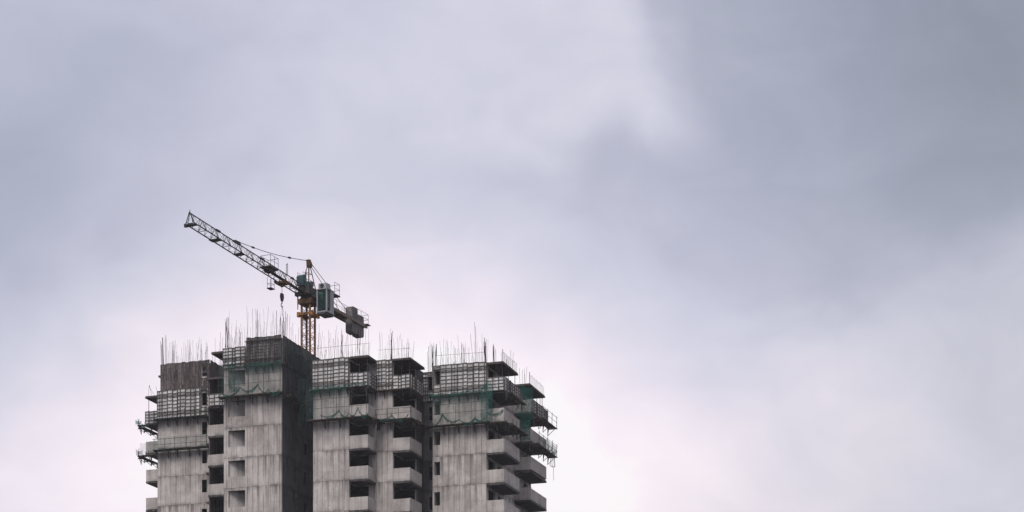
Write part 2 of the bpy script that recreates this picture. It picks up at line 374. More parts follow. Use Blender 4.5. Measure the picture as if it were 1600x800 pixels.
# shafts below the picture, down to the ground
for (a, b_, c, e_) in ((-6.3, 0, 0, 20), (-16.85, -10.9, 5.8, 20), (-10.9, -6.32, 5, 20), (3.4, 7.2, 0, 20), (7.21, 10.95, 2.1, 20), (10.96, 13.74, 7.5, 20), (13.75, 19.4, 5.8, 20.4)):
    MB().box(a, b_, c, e_, -.3, K+S*LOW-.24).build('lower_wall', 'concrete', tower)

# balconies: slab, parapets as sub-parts
def balcony(u0, u1, v0, v1, ktop, sides, par=1.3, klow=LOW, wav=True):
    sl = MB().box(u0, u1, v0, v1, -.2, 0).mesh('balcony', 'concrete_raw_shaded')
    pf = []
    e = .018; tk = .12
    if 'f' in sides: pf.append(MB().box(u0+(e if 'l' in sides else .004), u1-(e if 'r' in sides else 0.), v0+e, v0+e+tk, .003, par))
    if 'r' in sides: pf.append(MB().box(u1-e-tk, u1-e, v0+e+tk+.003, v1-(e if 'b' in sides else .004), .003, par-.012))
    if 'l' in sides: pf.append(MB().box(u0+e, u0+e+tk, v0+e+tk+.003, v1, .003, par-.012))
    if 'b' in sides: pf.append(MB().box(u0+.004, u1-e-tk-.003, v1-e-tk, v1-e, .003, par-.02))
    pf = [q.mesh('parapet', 'concrete_smooth') for q in pf]
    for k in range(klow, ktop+1):
        b = link('balcony', sl, tower, (random.uniform(-.015, .015), random.uniform(-.015, .015), K+S*k-.005))
        for q in pf:
            pp = link('parapet', q, b); pp.scale = (1, 1, random.uniform(.975, 1.02)); pp.rotation_euler = (random.gauss(0, .0025), random.gauss(0, .0025), 0)
balcony(7.204, 9.2, .0, 2.095, 2, 'fr')
balcony(10.954, 12.78, 2.1, 5.395, 2, 'fr')
balcony(19.404, 21.25, 5.8, 10.75, 2, 'frb')
balcony(19.404, 21.25, 14.6, 20.0, 2, 'frb')
balcony(-18.95, -16.855, 7.1, 10.2, 2, 'fl', 1.2)
balcony(-9.28, -6.32, 2.4, 4.995, 2, 'f', 1.12)

# roof slabs of the storey being cast: thin, dark plywood soffits
def roof(u0, u1, v0, v1, z, th=.16):
    r = MB().box(u0, u1, v0, v1, z-th+.02, z).build('roof_slab', 'concrete_raw_shaded', tower)
    MB().box(u0-.03, u1+.03, v0-.03, v1+.03, z-th-.06, z-th+.015).build('soffit_board', 'plywood', r)
    return r
ZT = K+3*S
roof(7.3, 9.25, -.05, 2.5, ZT); roof(10.9, 12.85, 2.0, 5.9, ZT); roof(19.45, 21.15, 5.75, 10.5, ZT-.1); roof(19.45, 21.15, 14.4, 19.7, ZT-.1)
roof(-18.95, -16.9, 7.0, 9.6, ZT-.05); roof(-8.9, -6.32, 2.4, 5.2, K+4*S-.5); roof(-9.3, -6.34, 2.35, 4.9, ZT-.1)

# ------------------------------------------------------------------ crane
MXY = W(-1.6, 10.0)
G = Vector((-.418, -.908, 0)).normalized()
crane = thing('tower_crane', 'rusty yellow tower crane with dark lattice jib standing above the concrete tower', 'crane', (MXY.x, MXY.y, 40.0), math.atan2(G.y, G.x))
def cp(s, n, z): return Vector((s, n, z-40.0))
hw = .5
mast = MB(); zt = 63.3
for z_ in [40.3+1.2*i for i in range(20)]:
    z2 = z_+1.2
    c4 = [(hw, -hw), (hw, hw), (-hw, hw), (-hw, -hw)]
    if z2 > zt: break
    for i in range(4):
        p, q = c4[i], c4[(i+1) % 4]
        mast.tube(cp(*p, z_), cp(*q, z_), .03, 4)
        zm = (z_+z2)/2
        mast.tube(cp(*p, z_), cp(*q, zm), .03, 4); mast.tube(cp(*q, zm), cp(*p, z2), .03, 4)
mo = mast.build('mast', 'crane_rust', crane)
for i, (a, b_) in enumerate(((hw, -hw), (hw, hw), (-hw, hw), (-hw, -hw))):
    MB().box(a-.085, a+.085, b_-.085, b_+.085, 0, zt-40).build('mast_leg', 'crane_yellow' if i in (0, 1) else 'crane_rust' , mo)
# climbing collar
cl = MB()
for a in (-.66, .66):
    cl.box(a-.07, a+.07, -.75, .75, 61.6-40, 61.82-40)
cl.box(-.55, .55, -.72, -.58, 61.5-40, 61.9-40); cl.box(-.55, .55, .58, .72, 61.5-40, 61.9-40)
for a in (-.62, .62):
    for b_ in (-.8, .8): cl.box(a-.13, a+.13, b_-.14, b_+.14, 61.45-40, 61.95-40)
cl.build('collar', 'crane_yellow', crane)
tp = MB(); tp.prism([cp(-.62, -.62, 63.3), cp(.62, -.62, 63.3), cp(.62, .62, 63.3), cp(-.62, .62, 63.3)], (0, 0, .12))
for i in range(10):
    t0 = 2*math.pi*i/10; t1 = 2*math.pi*(i+1)/10
    tp.prism([cp(0, 0, 63.42), cp(.8*math.cos(t0), .8*math.sin(t0), 63.42), cp(.8*math.cos(t1), .8*math.sin(t1), 63.42)], (0, 0, .22))
tp.build('slewing_ring', 'dark_steel', crane)
tr_ = MB(); tr_.box(-.75, .75, -.75, .75, 62.75-40, 63.29-40); 
tr_.build('mast_head', 'crane_rust', crane)
# turntable frame
tf = MB(); tf.box(-1.05, 1.15, -.72, .72, 63.66-40, 63.86-40); tf.box(-.95, 1.0, -.66, -.5, 63.87-40, 64.45-40); tf.box(-.95, 1.0, .5, .66, 63.87-40, 64.45-40)
tf.box(.9, 1.05, -.49, .49, 63.87-40, 64.6-40); tf.box(-.6, .3, -.35, .35, 63.87-40, 64.3-40)
for a in (-.9, .0, .9):
    tf.tube(cp(a, -.9, 63.7), cp(a, -1.2, 64.6), .03, 4); 
tf.build('turntable', 'dark_steel', crane)
tg = MB()
for (a, b_) in ((-1.0, -.72), (-.2, -1.05), (.6, -1.05), (-1.0, 1.05), (-1.6, .9)):
    tg.tube(cp(a, b_, 63.85), cp(a, b_, 65.0), .022, 4)
tg.path([cp(-1., -.72, 65), cp(-.2, -1.05, 65), cp(.6, -1.05, 65)], .022, 4); tg.path([cp(-1., 1.05, 65), cp(-1.6, .9, 65)], .022, 4)
tg.path([cp(-1., -.72, 64.45), cp(-.2, -1.05, 64.45), cp(.6, -1.05, 64.45)], .018, 4)
tg.box(-1.7, -.7, -1.1, -.73, 63.72-40, 63.78-40)
tg.build('guard_rail', 'scaffold_tube', crane)
# apex: four legs meeting at the head
ap = MB(); A = cp(-.12, 0, 67.35)
for (a, b_) in ((.75, -.5), (.75, .5), (-.8, -.45), (-.8, .45)):
    ap.tube(cp(a, b_, 64.4), A+Vector((math.copysign(.12, a), math.copysign(.1, b_), -.55)), .055, 4)
for f in (.35, .68):
    z_ = 64.4+2.4*f; k_ = 1-f*.85
    q = [cp(.75*k_-.02, -.5*k_, z_), cp(.75*k_-.02, .5*k_, z_), cp(-.8*k_-.02, .45*k_, z_), cp(-.8*k_-.02, -.45*k_, z_)]
    ap.path(q+[q[0]], .03, 4)
apo = ap.build('apex_frame', 'crane_rust', crane)
hd = MB(); hd.prism([A+Vector((.28, -.16, .12)), A+Vector((.22, -.16, -.65)), A+Vector((-.3, -.16, -.62)), A+Vector((-.55, -.16, -.3)), A+Vector((-.1, -.16, .18))], (0, .32, 0))
hd.build('apex_head', 'crane_rust', apo)
# jib
Z0, Z1, LJ = 63.52, 64.45, 21.6
def jz(s): return Z0 + (Z1-Z0)*s/LJ
jib = MB(); bw = .48; hj = .98
n = 20; s0 = .9; ds = (LJ-s0)/n
for i in range(n):
    a, b_ = s0+ds*i, s0+ds*(i+1); m_ = (a+b_)/2
    for sg in (-1, 1):
        if i % 2 == 0: jib.tube(cp(a, sg*bw, jz(a)), cp(a, 0, jz(a)+hj), .036, 4)
        jib.tube(cp(a, sg*bw, jz(a)), cp(m_, 0, jz(m_)+hj), .018, 4); jib.tube(cp(m_, 0, jz(m_)+hj), cp(b_, sg*bw, jz(b_)), .018, 4)
    if i % 2 == 0: jib.tube(cp(a, -bw, jz(a)), cp(a, bw, jz(a)), .03, 4)
    jib.tube(cp(a, -bw if i % 2 else bw, jz(a)), cp(b_, bw if i % 2 else -bw, jz(b_)), .014, 4)
jo = jib.build('jib', 'jib_steel', crane)
MB().tube(cp(s0, 0, jz(s0)+hj), cp(LJ, 0, jz(LJ)+hj), .058, 6).build('top_chord', 'jib_steel', jo)
for sg in (-1, 1): MB().tube(cp(s0, sg*bw, jz(s0)), cp(LJ, sg*bw, jz(LJ)), .07, 4).build('bottom_chord', 'jib_steel', jo)
tipm = MB(); zt_ = jz(LJ)
tipm.tube(cp(LJ, -bw, zt_), cp(LJ+.1, 0, zt_+hj+.1), .05, 4); tipm.tube(cp(LJ, bw, zt_), cp(LJ+.1, 0, zt_+hj+.1), .05, 4)
tipm.box(LJ-.4, LJ+.1, -.6, .6, zt_-40-.16, zt_-40-.06); tipm.box(LJ-.2, LJ+.05, -.66, -.4, zt_-40-.25, zt_-40+.05); tipm.tube(cp(LJ, 0, zt_+hj), cp(LJ, 0, zt_+hj+.35), .03, 4)
tipm.tube(cp(LJ, -.2, zt_-.1), cp(LJ, .2, zt_-.1), .15, 10)
for sg in (-1, 1): tipm.tube(cp(LJ-.05, sg*.3, zt_), cp(LJ-.05, sg*.07, zt_+hj), .045, 4)
tipm.build('jib_tip', 'dark_steel', jo)
for (s_, w_) in ((17.3, .7), (13.3, .55)):
    MB().box(s_-.35, s_+.35, -w_*.8, w_*.8, jz(s_)-40-.1, jz(s_)-40-.03).build('jib_walkway', 'dark_steel', jo)
for s_, l_ in ((16.9, .7), (13.6, 1.3), (9.0, .6), (3.2, .4)):
    MB().box(s_-l_/2, s_+l_/2, -.1, .1, 0, .14).build('chord_joint', 'dark_steel', jo, (0, 0, jz(s_)+hj-40-.06))
MB().box(1.0, 8.6, -.2, .2, 0, .05).build('jib_catwalk', 'dark_steel', jo, (0, 0, jz(4.5)-40-.02)).rotation_euler = (0, -math.atan2(Z1-Z0, LJ), 0)
# service basket on the jib
bk = MB(); s_ = 7.6; z_ = jz(s_)-40+.5
bk.box(s_-.75, s_+.9, -.62, .62, z_-.1, z_)
for a in (s_-.7, s_, s_+.75):
    for b_ in (-.6, .6): bk.tube((a, b_, z_), (a, b_, z_+1.1), .026, 4)
for h in (.55, 1.1):
    for b_ in (-.6, .6): bk.tube((s_-.7, b_, z_+h), (s_+.75, b_, z_+h), .024, 4)
bk.tube((s_-.7, -.6, z_+1.1), (s_-.7, .6, z_+1.1), .024, 4); bk.tube((s_+.75, -.6, z_+1.1), (s_+.75, .6, z_+1.1), .024, 4)
bk.box(s_-.3, s_+.4, -.4, .4, z_-.4, z_-.12)
bk.build('jib_platform', 'dark_steel', crane)
ps = MB(); ps.tube(cp(4.15, -.12, jz(4)+.9), cp(4.15, -.12, jz(4)+2.1), .035, 4); ps.tube(cp(4.3, .12, jz(4)+.9), cp(4.3, .12, jz(4)+2.1), .035, 4); ps.tube(cp(4.15, -.12, jz(4)+2.1), cp(4.3, .12, jz(4)+2.1), .035, 4)
ps.build('rope_post', 'jib_steel', crane)
# pendants
pd = MB(); P1 = cp(13.9, 0, jz(13.9)+hj+.12); P0 = A+Vector((.2, 0, 0))
pts = [P0.lerp(P1, i/12) - Vector((0, 0, .28*math.sin(math.pi*i/12))) for i in range(13)]
pd.path(pts, .032, 5)
for i in (3, 9): pd.tube(pts[i], pts[i]+(pts[i+1]-pts[i])*.35, .1, 6)
pd.tube(P1, P1+Vector((-.9, 0, .05)), .085, 6)
pd.build('jib_pendant', 'jib_steel', crane)
for sg in (-1, 1):
    pb = MB(); q0 = A+Vector((-.35, sg*.12, -.2)); q1 = cp(-8.3, sg*.45, 63.75)
    pb.tube(q0, q1, .034, 5); e_ = q0.lerp(q1, .37); pb.tube(e_, q0.lerp(q1, .42), .1, 6)
    pb.build('counter_pendant', 'jib_brown', crane)
# counter jib
for sg in (-1, 1): MB().box(-11.6, -.9, sg*.52-.08, sg*.52+.08, 63.35-40, 63.68-40).build('counter_jib_beam', 'jib_brown', crane)
cj = MB()
for i in range(9): 
    a = -1.5-1.25*i
    cj.box(a-.04, a+.04, -.44, .44, 63.42-40, 63.54-40)
    if i < 8: cj.tube(cp(a, -.44, 63.48), cp(a-1.25, .44, 63.48), .03, 4)
cj.box(-8.2, -2.2, -.4, .4, 63.56-40, 63.6-40)
cj.build('counter_jib_deck', 'jib_brown', crane)
rl = MB()
for sg in (-1, 1):
    for a in (-2.9, -4.6, -6.3, -8.0): rl.tube(cp(a, sg*.75, 63.5), cp(a, sg*.75, 64.45), .022, 4)
    for h in (64.0, 64.45): rl.tube(cp(-2.2, sg*.75, h), cp(-8.0, sg*.75, h), .02, 4)
for a in (-9.8, -11.4):
    for sg in (-1, 1): rl.tube(cp(a, sg*.8, 63.5), cp(a, sg*.8, 64.75), .024, 4)
for sg in (-1, 1):
    for h in (64.2, 64.75): rl.tube(cp(-8.2, sg*.8, h), cp(-11.4, sg*.8, h), .024, 4)
for h in (64.2, 64.75): rl.tube(cp(-11.4, -.8, h), cp(-11.4, .8, h), .024, 4)
rl.box(-11.9, -11.1, -.85, .85, 63.68-40, 63.73-40)
rl.build('counter_jib_rail', 'scaffold_tube', crane)
for a, zt2, zb in ((-9.15, 65.0, 62.2), (-10.5, 64.45, 62.2)):
    blk = MB()
    blk.prism([cp(a-.6, -.42, zb+.15), cp(a-.45, -.42, zb), cp(a+.45, -.42, zb), cp(a+.6, -.42, zb+.15), cp(a+.6, -.42, zt2-.12), cp(a+.48, -.42, zt2), cp(a-.48, -.42, zt2), cp(a-.6, -.42, zt2-.12)], (0, .84, 0))
    blk.build('counterweight', 'ballast', crane)
# winch house (teal drum box at the jib root)
wn = MB(); wn.prism([cp(.75, -.5, 64.4), cp(1.5, -.5, 64.45), cp(1.55, -.5, 65.3), cp(1.3, -.5, 65.55), cp(.9, -.5, 65.55), cp(.75, -.5, 65.3)], (0, .75, 0))
wn.box(-.1, .9, -.5, .5, 64.5-40, 64.95-40); wn.tube(cp(.2, -.6, 64.8), cp(.2, .6, 64.8), .32, 10)
wo = wn.build('winch', 'winch_teal', crane)
wr = MB(); wr.path([cp(1.4, -.45, 65.5), cp(1.4, -.45, 65.8), cp(.9, -.45, 65.8), cp(.9, -.45, 65.5)], .02, 4); wr.path([cp(1.4, .2, 65.5), cp(1.4, .2, 65.8), cp(.9, .2, 65.8), cp(.9, .2, 65.5)], .02, 4)
wr.tube(cp(.45, 0, 64.9), cp(.45, 0, 66.3), .05, 5)
wr.build('winch_frame', 'scaffold_tube', wo)
# operator cabin, hung beside the mast head
cx, cy, cz = -.05, 2.0, 61.75
cb = MB(); hx, hy, hh = .72, .62, 2.2
Lz = cz-40
for a in (-hx, hx):
    for b_ in (-hy, hy): cb.box(cx+a-.07*(a > 0)*2+.0, cx+a+.07*(a < 0)*2, cy+b_-.07*(b_ > 0)*2, cy+b_+.07*(b_ < 0)*2, Lz, Lz+hh)
cb.box(cx-hx-.02, cx+hx+.02, cy-hy-.02, cy+hy+.02, Lz-.14, Lz-.002); cb.box(cx-hx-.03, cx+hx+.03, cy-hy-.03, cy+hy+.03, Lz+hh+.002, Lz+hh+.1)
cb.box(cx-hx+.01, cx-hx+.06, cy-hy+.15, cy+hy-.15, Lz, Lz+hh)            # rear panel
cb.box(cx-hx+.15, cx-.1, cy+hy-.06, cy+hy-.01, Lz, Lz+hh)                # right rear panel
cb.box(cx-hx+.15, cx+hx-.15, cy-hy+.01, cy-hy+.06, Lz, Lz+.8)
cb.box(cx-.1, cx+.0, cy+hy-.11, cy+hy-.005, Lz, Lz+hh)
co = cb.build('cabin', 'cab_grey', crane)
MB().box(cx+hx-.05, cx+hx-.03, cy-hy+.14, cy+hy-.14, Lz+.06, Lz+hh-.12).build('window', 'cab_glass', co)
MB().box(cx+.005, cx+hx-.145, cy+hy-.05, cy+hy-.03, Lz+.3, Lz+hh-.12).build('window', 'cab_glass', co)
MB().box(cx-hx+.16, cx+hx-.15, cy-hy+.03, cy-hy+.05, Lz+.81, Lz+hh-.12).build('window', 'cab_glass', co)
MB().box(cx-hx-.05, cx+hx+.06, cy-hy+.1, cy+hy-.1, Lz-.34, Lz-.145).build('cabin_floor_frame', 'dark_steel', co)
st = MB(); st.box(cx-.4, cx+.1, cy-.25, cy+.25, Lz+.01, Lz+.5); st.box(cx-.45, cx-.32, cy-.25, cy+.25, Lz+.5, Lz+1.2)
st.build('seat', 'dark_steel', co)
ac = MB(); ac.box(cx-.2, cx+.62, cy-.45, cy+.5, Lz+hh+.11, Lz+hh+.68)
aco = ac.build('air_unit', 'cab_grey', co)
MB().tube((cx+.622, cy-.02, Lz+hh+.4), (cx+.66, cy-.02, Lz+hh+.4), .22, 16).build('fan', 'dark_steel', aco)
cr_ = MB()
for a in (-.9, -1.9):
    for b_ in (1.3, 2.6): cr_.tube((cx+a, b_, Lz+hh+.0), (cx+a, b_, Lz+hh+1.15), .024, 4)
for h in (.55, 1.15):
    cr_.path([(cx-.9, 1.3, Lz+hh+h), (cx-1.9, 1.3, Lz+hh+h), (cx-1.9, 2.6, Lz+hh+h), (cx-.9, 2.6, Lz+hh+h)], .022, 4)
cr_.box(cx-2.0, cx-.84, 1.25, 2.65, Lz+hh-.14, Lz+hh-.03)
cr_.build('cabin_platform', 'dark_steel', co)
MB().box(cx-1.1, cx+.6, .76, 1.36, 63.3-40, 63.55-40).build('cabin_bracket', 'dark_steel', crane)
# trolley, its cage, ropes and hook
s_ = 5.2; z_ = jz(s_)-40
tl = MB(); tl.box(s_-.5, s_+.5, -.55, .55, z_-.3, z_-.12)
for a in (-.4, .4):
    for b_ in (-.56, .56): tl.tube((s_+a, b_-.06, z_-.06), (s_+a, b_+.06, z_-.06), .12, 8)
tl.tube((s_, -.12, z_-.4), (s_, .12, z_-.4), .2, 10)
to = tl.build('trolley', 'crane_rust', crane)
cg = MB()
for a in (s_+.75, s_+1.35):
    for b_ in (-.9, -.45): cg.tube((a, b_, z_+.15), (a, b_, z_-.95), .024, 4)
cg.box(s_+.7, s_+1.4, -.95, -.4, z_-1.0, z_-.93); cg.path([(s_+.75, -.9, z_-.5), (s_+1.35, -.9, z_-.5), (s_+1.35, -.45, z_-.5), (s_+.75, -.45, z_-.5), (s_+.75, -.9, z_-.5)], .02, 4)
cg.tube((s_+.75, -.6, z_-.1), (s_+.3, -.5, z_-.15), .03, 4)
cg.build('trolley_cage', 'scaffold_tube', to)
rp = MB()
for a in (-.12, .12): rp.tube((s_+a, 0, z_-.4), (s_+a*.8, 0, 62.55-40), .014, 4)
rp.build('hoist_rope', 'rope_steel', crane)
hk = MB(); H_ = 62.5-40
hk.prism([(s_-.2, -.09, H_), (s_+.2, -.09, H_), (s_+.27, -.09, H_-.35), (s_+.1, -.09, H_-.78), (s_-.1, -.09, H_-.78), (s_-.27, -.09, H_-.35)], (0, .18, 0))
ho = hk.build('hook_block', 'dark_steel', crane)
hh_ = MB(); hh_.tube((s_, 0, H_-.75), (s_, 0, H_-1.05), .05, 6)
pts = [(s_+.16*math.sin(t_*.35), 0, H_-1.2-.17*math.cos(t_*.35)*-1) for t_ in range(0, 14)]
hh_.path(pts, .045, 5); hh_.tube((s_, 0, H_-1.35), (s_, .03, H_-2.3), .022, 4); hh_.tube((s_, .03, H_-1.35), (s_-.1, .12, H_-1.9), .02, 4)
hh_.build('hook', 'dark_steel', ho)
h2 = MB(); h2.box(1.9, 2.3, -.25, .25, jz(2)-40-.5, jz(2)-40-.12); h2.tube((2.1, 0, jz(2)-40-.5), (2.1, 0, jz(2)-40-1.9), .07, 6, .04)
h2.build('rope_guide', 'dark_steel', crane)

# ------------------------------------------------------------------ formwork
_pm = {}
def panel_meshes(w_, h_, kind):
    key = (round(w_, 2), round(h_, 2), kind)
    if key in _pm: return _pm[key]
    pl = MB().box(.0, w_, -.012, .012, 0, h_); rb = MB()
    if kind == 'new': dep, e, pitch, th = .075, .04, .36, .05
    elif kind == 'brown': dep, e, pitch, th = .03, .022, .5, .025
    else: dep, e, pitch, th = .05, .03, .3, .035
    rb.box(0, e, -dep, -.013, 0, h_); rb.box(w_-e, w_, -dep, -.013, 0, h_)
    nr = max(2, round(h_/pitch)); 
    for i in range(nr+1):
        z_ = (h_-th)*i/nr
        rb.box(e+.001, w_-e-.001, -dep*(.94), -.013, z_, z_+th)
    if kind != 'new': rb.box(w_/2-.012, w_/2+.012, -dep*.9, -.013, th, h_-th)
    _pm[key] = (pl.mesh('panel', {'new': 'form_plate', 'old': 'old_plate', 'brown': 'brown_plate'}[kind]), rb.mesh('rib_frame', {'new': 'form_rib', 'old': 'old_rib', 'brown': 'brown_rib'}[kind]))
    return _pm[key]
SIDE = {'f': 0., 'r': R(90), 'l': R(-90)}
def frame_at(side, a0, a1, c, z):
    """origin and turn for something of length a1-a0 lying on a front (v=c), right (u=c) or left face"""
    if side == 'f': return W(a0, c, z), -TH
    if side == 'r': return W(c, a0, z), -TH+R(90)
    return W(c, a1, z), -TH-R(90)
def formwork(label, side, a0, a1, c, z, h_, kind='new', holes=(), group=None, walers=True):
    loc, rz = frame_at(side, a0, a1, c, z)
    o = thing('formwork', label, 'formwork', loc, rz, group)
    L = a1-a0; x_ = 0.
    while x_ < L-.12:
        w_ = random.choice((.6, .6, .6, .6, .45, .3)) if kind == 'new' else random.choice((.45, .4, .45, .35))
        w_ = min(w_, L-x_)
        for (ha, hb, _, _) in holes:
            for e_ in (ha, hb):
                if x_+.02 < e_ < x_+w_+.12: w_ = e_-x_
        if L-x_-w_ < .15: w_ = L-x_
        spans = [(0, h_)]
        for (ha, hb, hz0, hz1) in holes:
            if x_+w_/2 > ha and x_+w_/2 < hb: spans = [(p, q) for p, q in ((0, hz0), (hz1, h_)) if q-p > .15]
        for p, q in spans:
            pm, rm = panel_meshes(w_-.012, q-p, kind)
            hob = random.uniform(-.04, .05) if q == h_ else 0
            pn = link('panel', pm, o, (x_+.006, random.uniform(-.012, .012), p+hob)); link('rib_frame', rm, pn)
        x_ += w_
    if walers:
        for zz in ([.5, 2.35] if h_ > 2 else [.25, .85]):
            if zz < h_:
                segs = [(-.15, L+.15)]
                for (ha, hb, hz0, hz1) in holes:
                    if hz0 < zz < hz1: segs = [s for s in ((-.15, ha), (hb, L+.15)) if s[1]-s[0] > .3]
                for s in segs:
                    wm = MB()
                    for dz in (0, .085): wm.tube((s[0]+random.uniform(-.1, .1), -.125, zz+dz), (s[1]+random.uniform(-.1, .1), -.125, zz+dz+random.uniform(-.02, .02)), .027, 5)
                    wm.build('waler', 'waler_steel', o)
        x_ = .35
        while x_ < L:
            if not any(ha-.1 < x_ < hb+.1 for ha, hb, _, _ in holes):
                MB().tube((x_, -.19, random.uniform(-.1, .2)), (x_+random.uniform(-.05, .05), -.19, h_+random.uniform(-.3, .25)), .026, 5).build('soldier', 'waler_steel', o)
            x_ += random.uniform(1.5, 2.2)
    return o
z2, z3 = K+2*S, K+3*S
formwork('pale ribbed formwork wrapping the far left wing, below the dark brown forms', 'f', -16.85, -10.9, 5.7, z2, 3.0, holes=[(5.1, 5.75, .9, 2.7)])
formwork('dark brown rusty formwork crowning the far left wing', 'f', -16.45, -10.75, 5.68, z3+.02, 2.72, 'brown', holes=[(4.7, 5.35, .9, 2.4)], walers=False)
formwork('dark rusty formwork on the right flank of the far left wing', 'r', 5.8, 12, -10.74, z3+.02, 2.72, 'brown', walers=False)
formwork('dark formwork crowning the highest block beside the crane mast', 'f', -3.75, .05, -.12, z3, 2.75, 'old')
formwork('dark net-covered formwork on the shaded right flank of the highest block', 'r', -.05, 12, .12, z3, 2.75, 'old', walers=False)
formwork('pale lower formwork section left of the dark forms on the highest block', 'f', -6.35, -3.85, -.12, z3-.05, 2.0)
formwork('pale ribbed formwork right of the crane mast with a balcony at its right end', 'f', 3.35, 7.2, -.1, z2, 2.95)
formwork('ribbed formwork between the two dark roofed balconies right of the crane', 'f', 9.25, 10.98, 2.0, z2, 2.95)
formwork('widest pale ribbed formwork, on the right wing beside its corner balconies', 'f', 13.75, 19.45, 5.7, z2, 3.0, holes=[(.15, .85, 1.15, 2.6)])
formwork('shaded formwork set deep in the recess left of the right wing', 'f', 12.1, 13.72, 7.4, z2, 2.8, holes=[(.55, 1.1, 1.0, 2.4)])
formwork('small pale parapet formwork on the balcony right of the crane mast', 'f', 7.3, 9.22, -.1, z2, 1.35, walers=False)
formwork('side parapet formwork of the balcony right of the crane mast', 'r', 0, 2.1, 9.3, z2, 1.3, walers=False)
formwork('small pale parapet formwork on the balcony before the dark recess', 'f', 11.0, 12.8, 2.0, z2, 1.35, walers=False)
formwork('side parapet formwork of the balcony before the dark recess', 'r', 2.1, 5.4, 12.88, z2, 1.3, walers=False)
formwork('small pale parapet formwork on the near corner balcony of the right wing', 'f', 19.5, 21.25, 5.7, z2, 1.35, walers=False)
formwork('side parapet formwork of the near corner balcony on the right wing', 'r', 5.8, 10.75, 21.35, z2, 1.3, walers=False)
formwork('side parapet formwork of the farthest right balcony', 'r', 14.6, 20, 21.35, z2, 1.3, walers=False)
formwork('small parapet formwork at the far left edge of the tower', 'f', -18.95, -16.9, 7.0, z2, 1.3, walers=False)
formwork('bright parapet formwork in the slot between left wing and highest block', 'f', -9.1, -7.4, 2.3, z2, 1.2, walers=False)

# ------------------------------------------------------------------ scaffold platforms on brackets, with nets
def platform(label, side, a0, a1, c, z, width=.85, post=1.1, mid=True, gap=1.7, brackets=.75, mat='plank', jag=.15):
    loc, rz = frame_at(side, a0, a1, c, z)
    o = thing('scaffold_platform', label, 'scaffold', loc, rz)
    L = a1-a0
    nb = max(2, round(L/gap)+1)
    xs = [L*i/(nb-1)+random.uniform(-.1, .1)*(0 < i < nb-1) for i in range(nb)]
    npl = 3
    for i in range(npl):
        y0 = -width*(i+1)/npl+.02; y1 = -width*i/npl-.02
        MB().box(-random.uniform(0, jag)-.05, L+random.uniform(0, jag)+.05, y0, y1, random.uniform(-.01, .02), .05+random.uniform(0, .02)).build('plank', mat, o)
    for x_ in xs:
        b = MB(); b.box(x_-.035, x_+.035, -width-.12, .0, -.11, -.02)
        b.prism([(x_-.03, -.02, -.11), (x_-.03, -.16, -.11), (x_-.03, -.04, -brackets), (x_-.03, -.02, -brackets)], (.06, 0, 0))
        b.tube((x_, -.04, -brackets+.05), (x_, -width*.8, -.1), .03, 4)
        b.build('bracket', 'scaffold_tube', o)
        hgt = post*random.uniform(.9, 1.05)
        MB().tube((x_, -width-.02, -.12), (x_+random.uniform(-.05, .05), -width-.02+random.uniform(-.06, .03), hgt), .028, 5).build('post', 'scaffold_tube', o)
    r = MB()
    for h in ([.55, 1.08] if post < 2 else [1.1, 2.0]):
        if h < post: r.tube((-.15, -width-.05, h+random.uniform(-.05, .05)), (L+.15, -width-.05, h+random.uniform(-.08, .05)), .022, 5)
    if r.v: r.build('rail', 'scaffold_tube', o)
    return o
def netsheet(label, side, a0, a1, c, z0_, z1_, off=.9, mat='net_thin', amp=.07, sag=.25, cell=.35):
    loc, rz = frame_at(side, a0, a1, c, z0_)
    L = a1-a0; nx = max(3, int(L/cell)); nz_ = max(3, int((z1_-z0_)/cell)); mb = MB(); ph = random.uniform(0, 6)
    for j in range(nz_+1):
        for i in range(nx+1):
            x_ = L*i/nx; f = j/nz_
            top = (z1_-z0_) - sag*abs(math.sin(math.pi*x_/1.7+ph))*1.0
            y_ = -off + amp*math.sin(x_*3.1+ph)*(1-f*.5) + amp*.6*math.sin(x_*7.3+j*1.3) + random.uniform(-.02, .02)
            mb.v.append((x_, y_, top*f))
    for j in range(nz_):
        for i in range(nx):
            q = j*(nx+1)+i; mb.f.append((q, q+1, q+nx+2, q+nx+1))
    o = mb.build('safety_net', mat, None, loc, rz)
    for p in o.data.polygons: p.use_smooth = True
    return tag(o, label, 'net')
def swags(label, side, a0, a1, c, z, off=.95, drop=.55, step=1.7, mat='net_dense', peaks=True):
    """net gathered along a line: a rope of bunched mesh hanging in bights, with peaks where it is tied up"""
    loc, rz = frame_at(side, a0, a1, c, z)
    mb = MB(); L = a1-a0; x_ = 0.; nseg = 10
    ties = [0.]
    while ties[-1] < L-.4: ties.append(min(L, ties[-1]+step*random.uniform(.6, 1.4)))
    ups = [(random.uniform(0, .25) if random.random() < .6 else random.uniform(.4, .9)) if peaks else random.uniform(0, .06) for _ in ties]
    prev = None
    for q in range(len(ties)-1):
        dr = drop*random.uniform(.35, 1.1)
        for i in range(nseg+1):
            f = i/nseg; xx = ties[q]+(ties[q+1]-ties[q])*f
            zz = ups[q]*(1-f)**2 + ups[q+1]*f**2 - dr*(1-(2*f-1)**2)*.55
            th = .05+.06*random.random(); sk = random.uniform(.02, .12)+.28*(math.sin(xx*2.3+z)*.5+.5)*random.random()
            yy = -off+.05*math.sin(xx*5)+random.uniform(-.02, .02)
            cur = [(xx, yy-.03, zz+th*.5), (xx, yy-.09, zz), (xx, yy-.03, zz-th*.6), (xx+random.uniform(-.04, .04), yy+.02, zz-th-sk)]
            if prev:
                for a in range(3): mb.quad(prev[a], cur[a], cur[a+1], prev[a+1])
            prev = cur
    o = mb.build('bunched_net', mat, None, loc, rz)
    return tag(o, label, 'net')

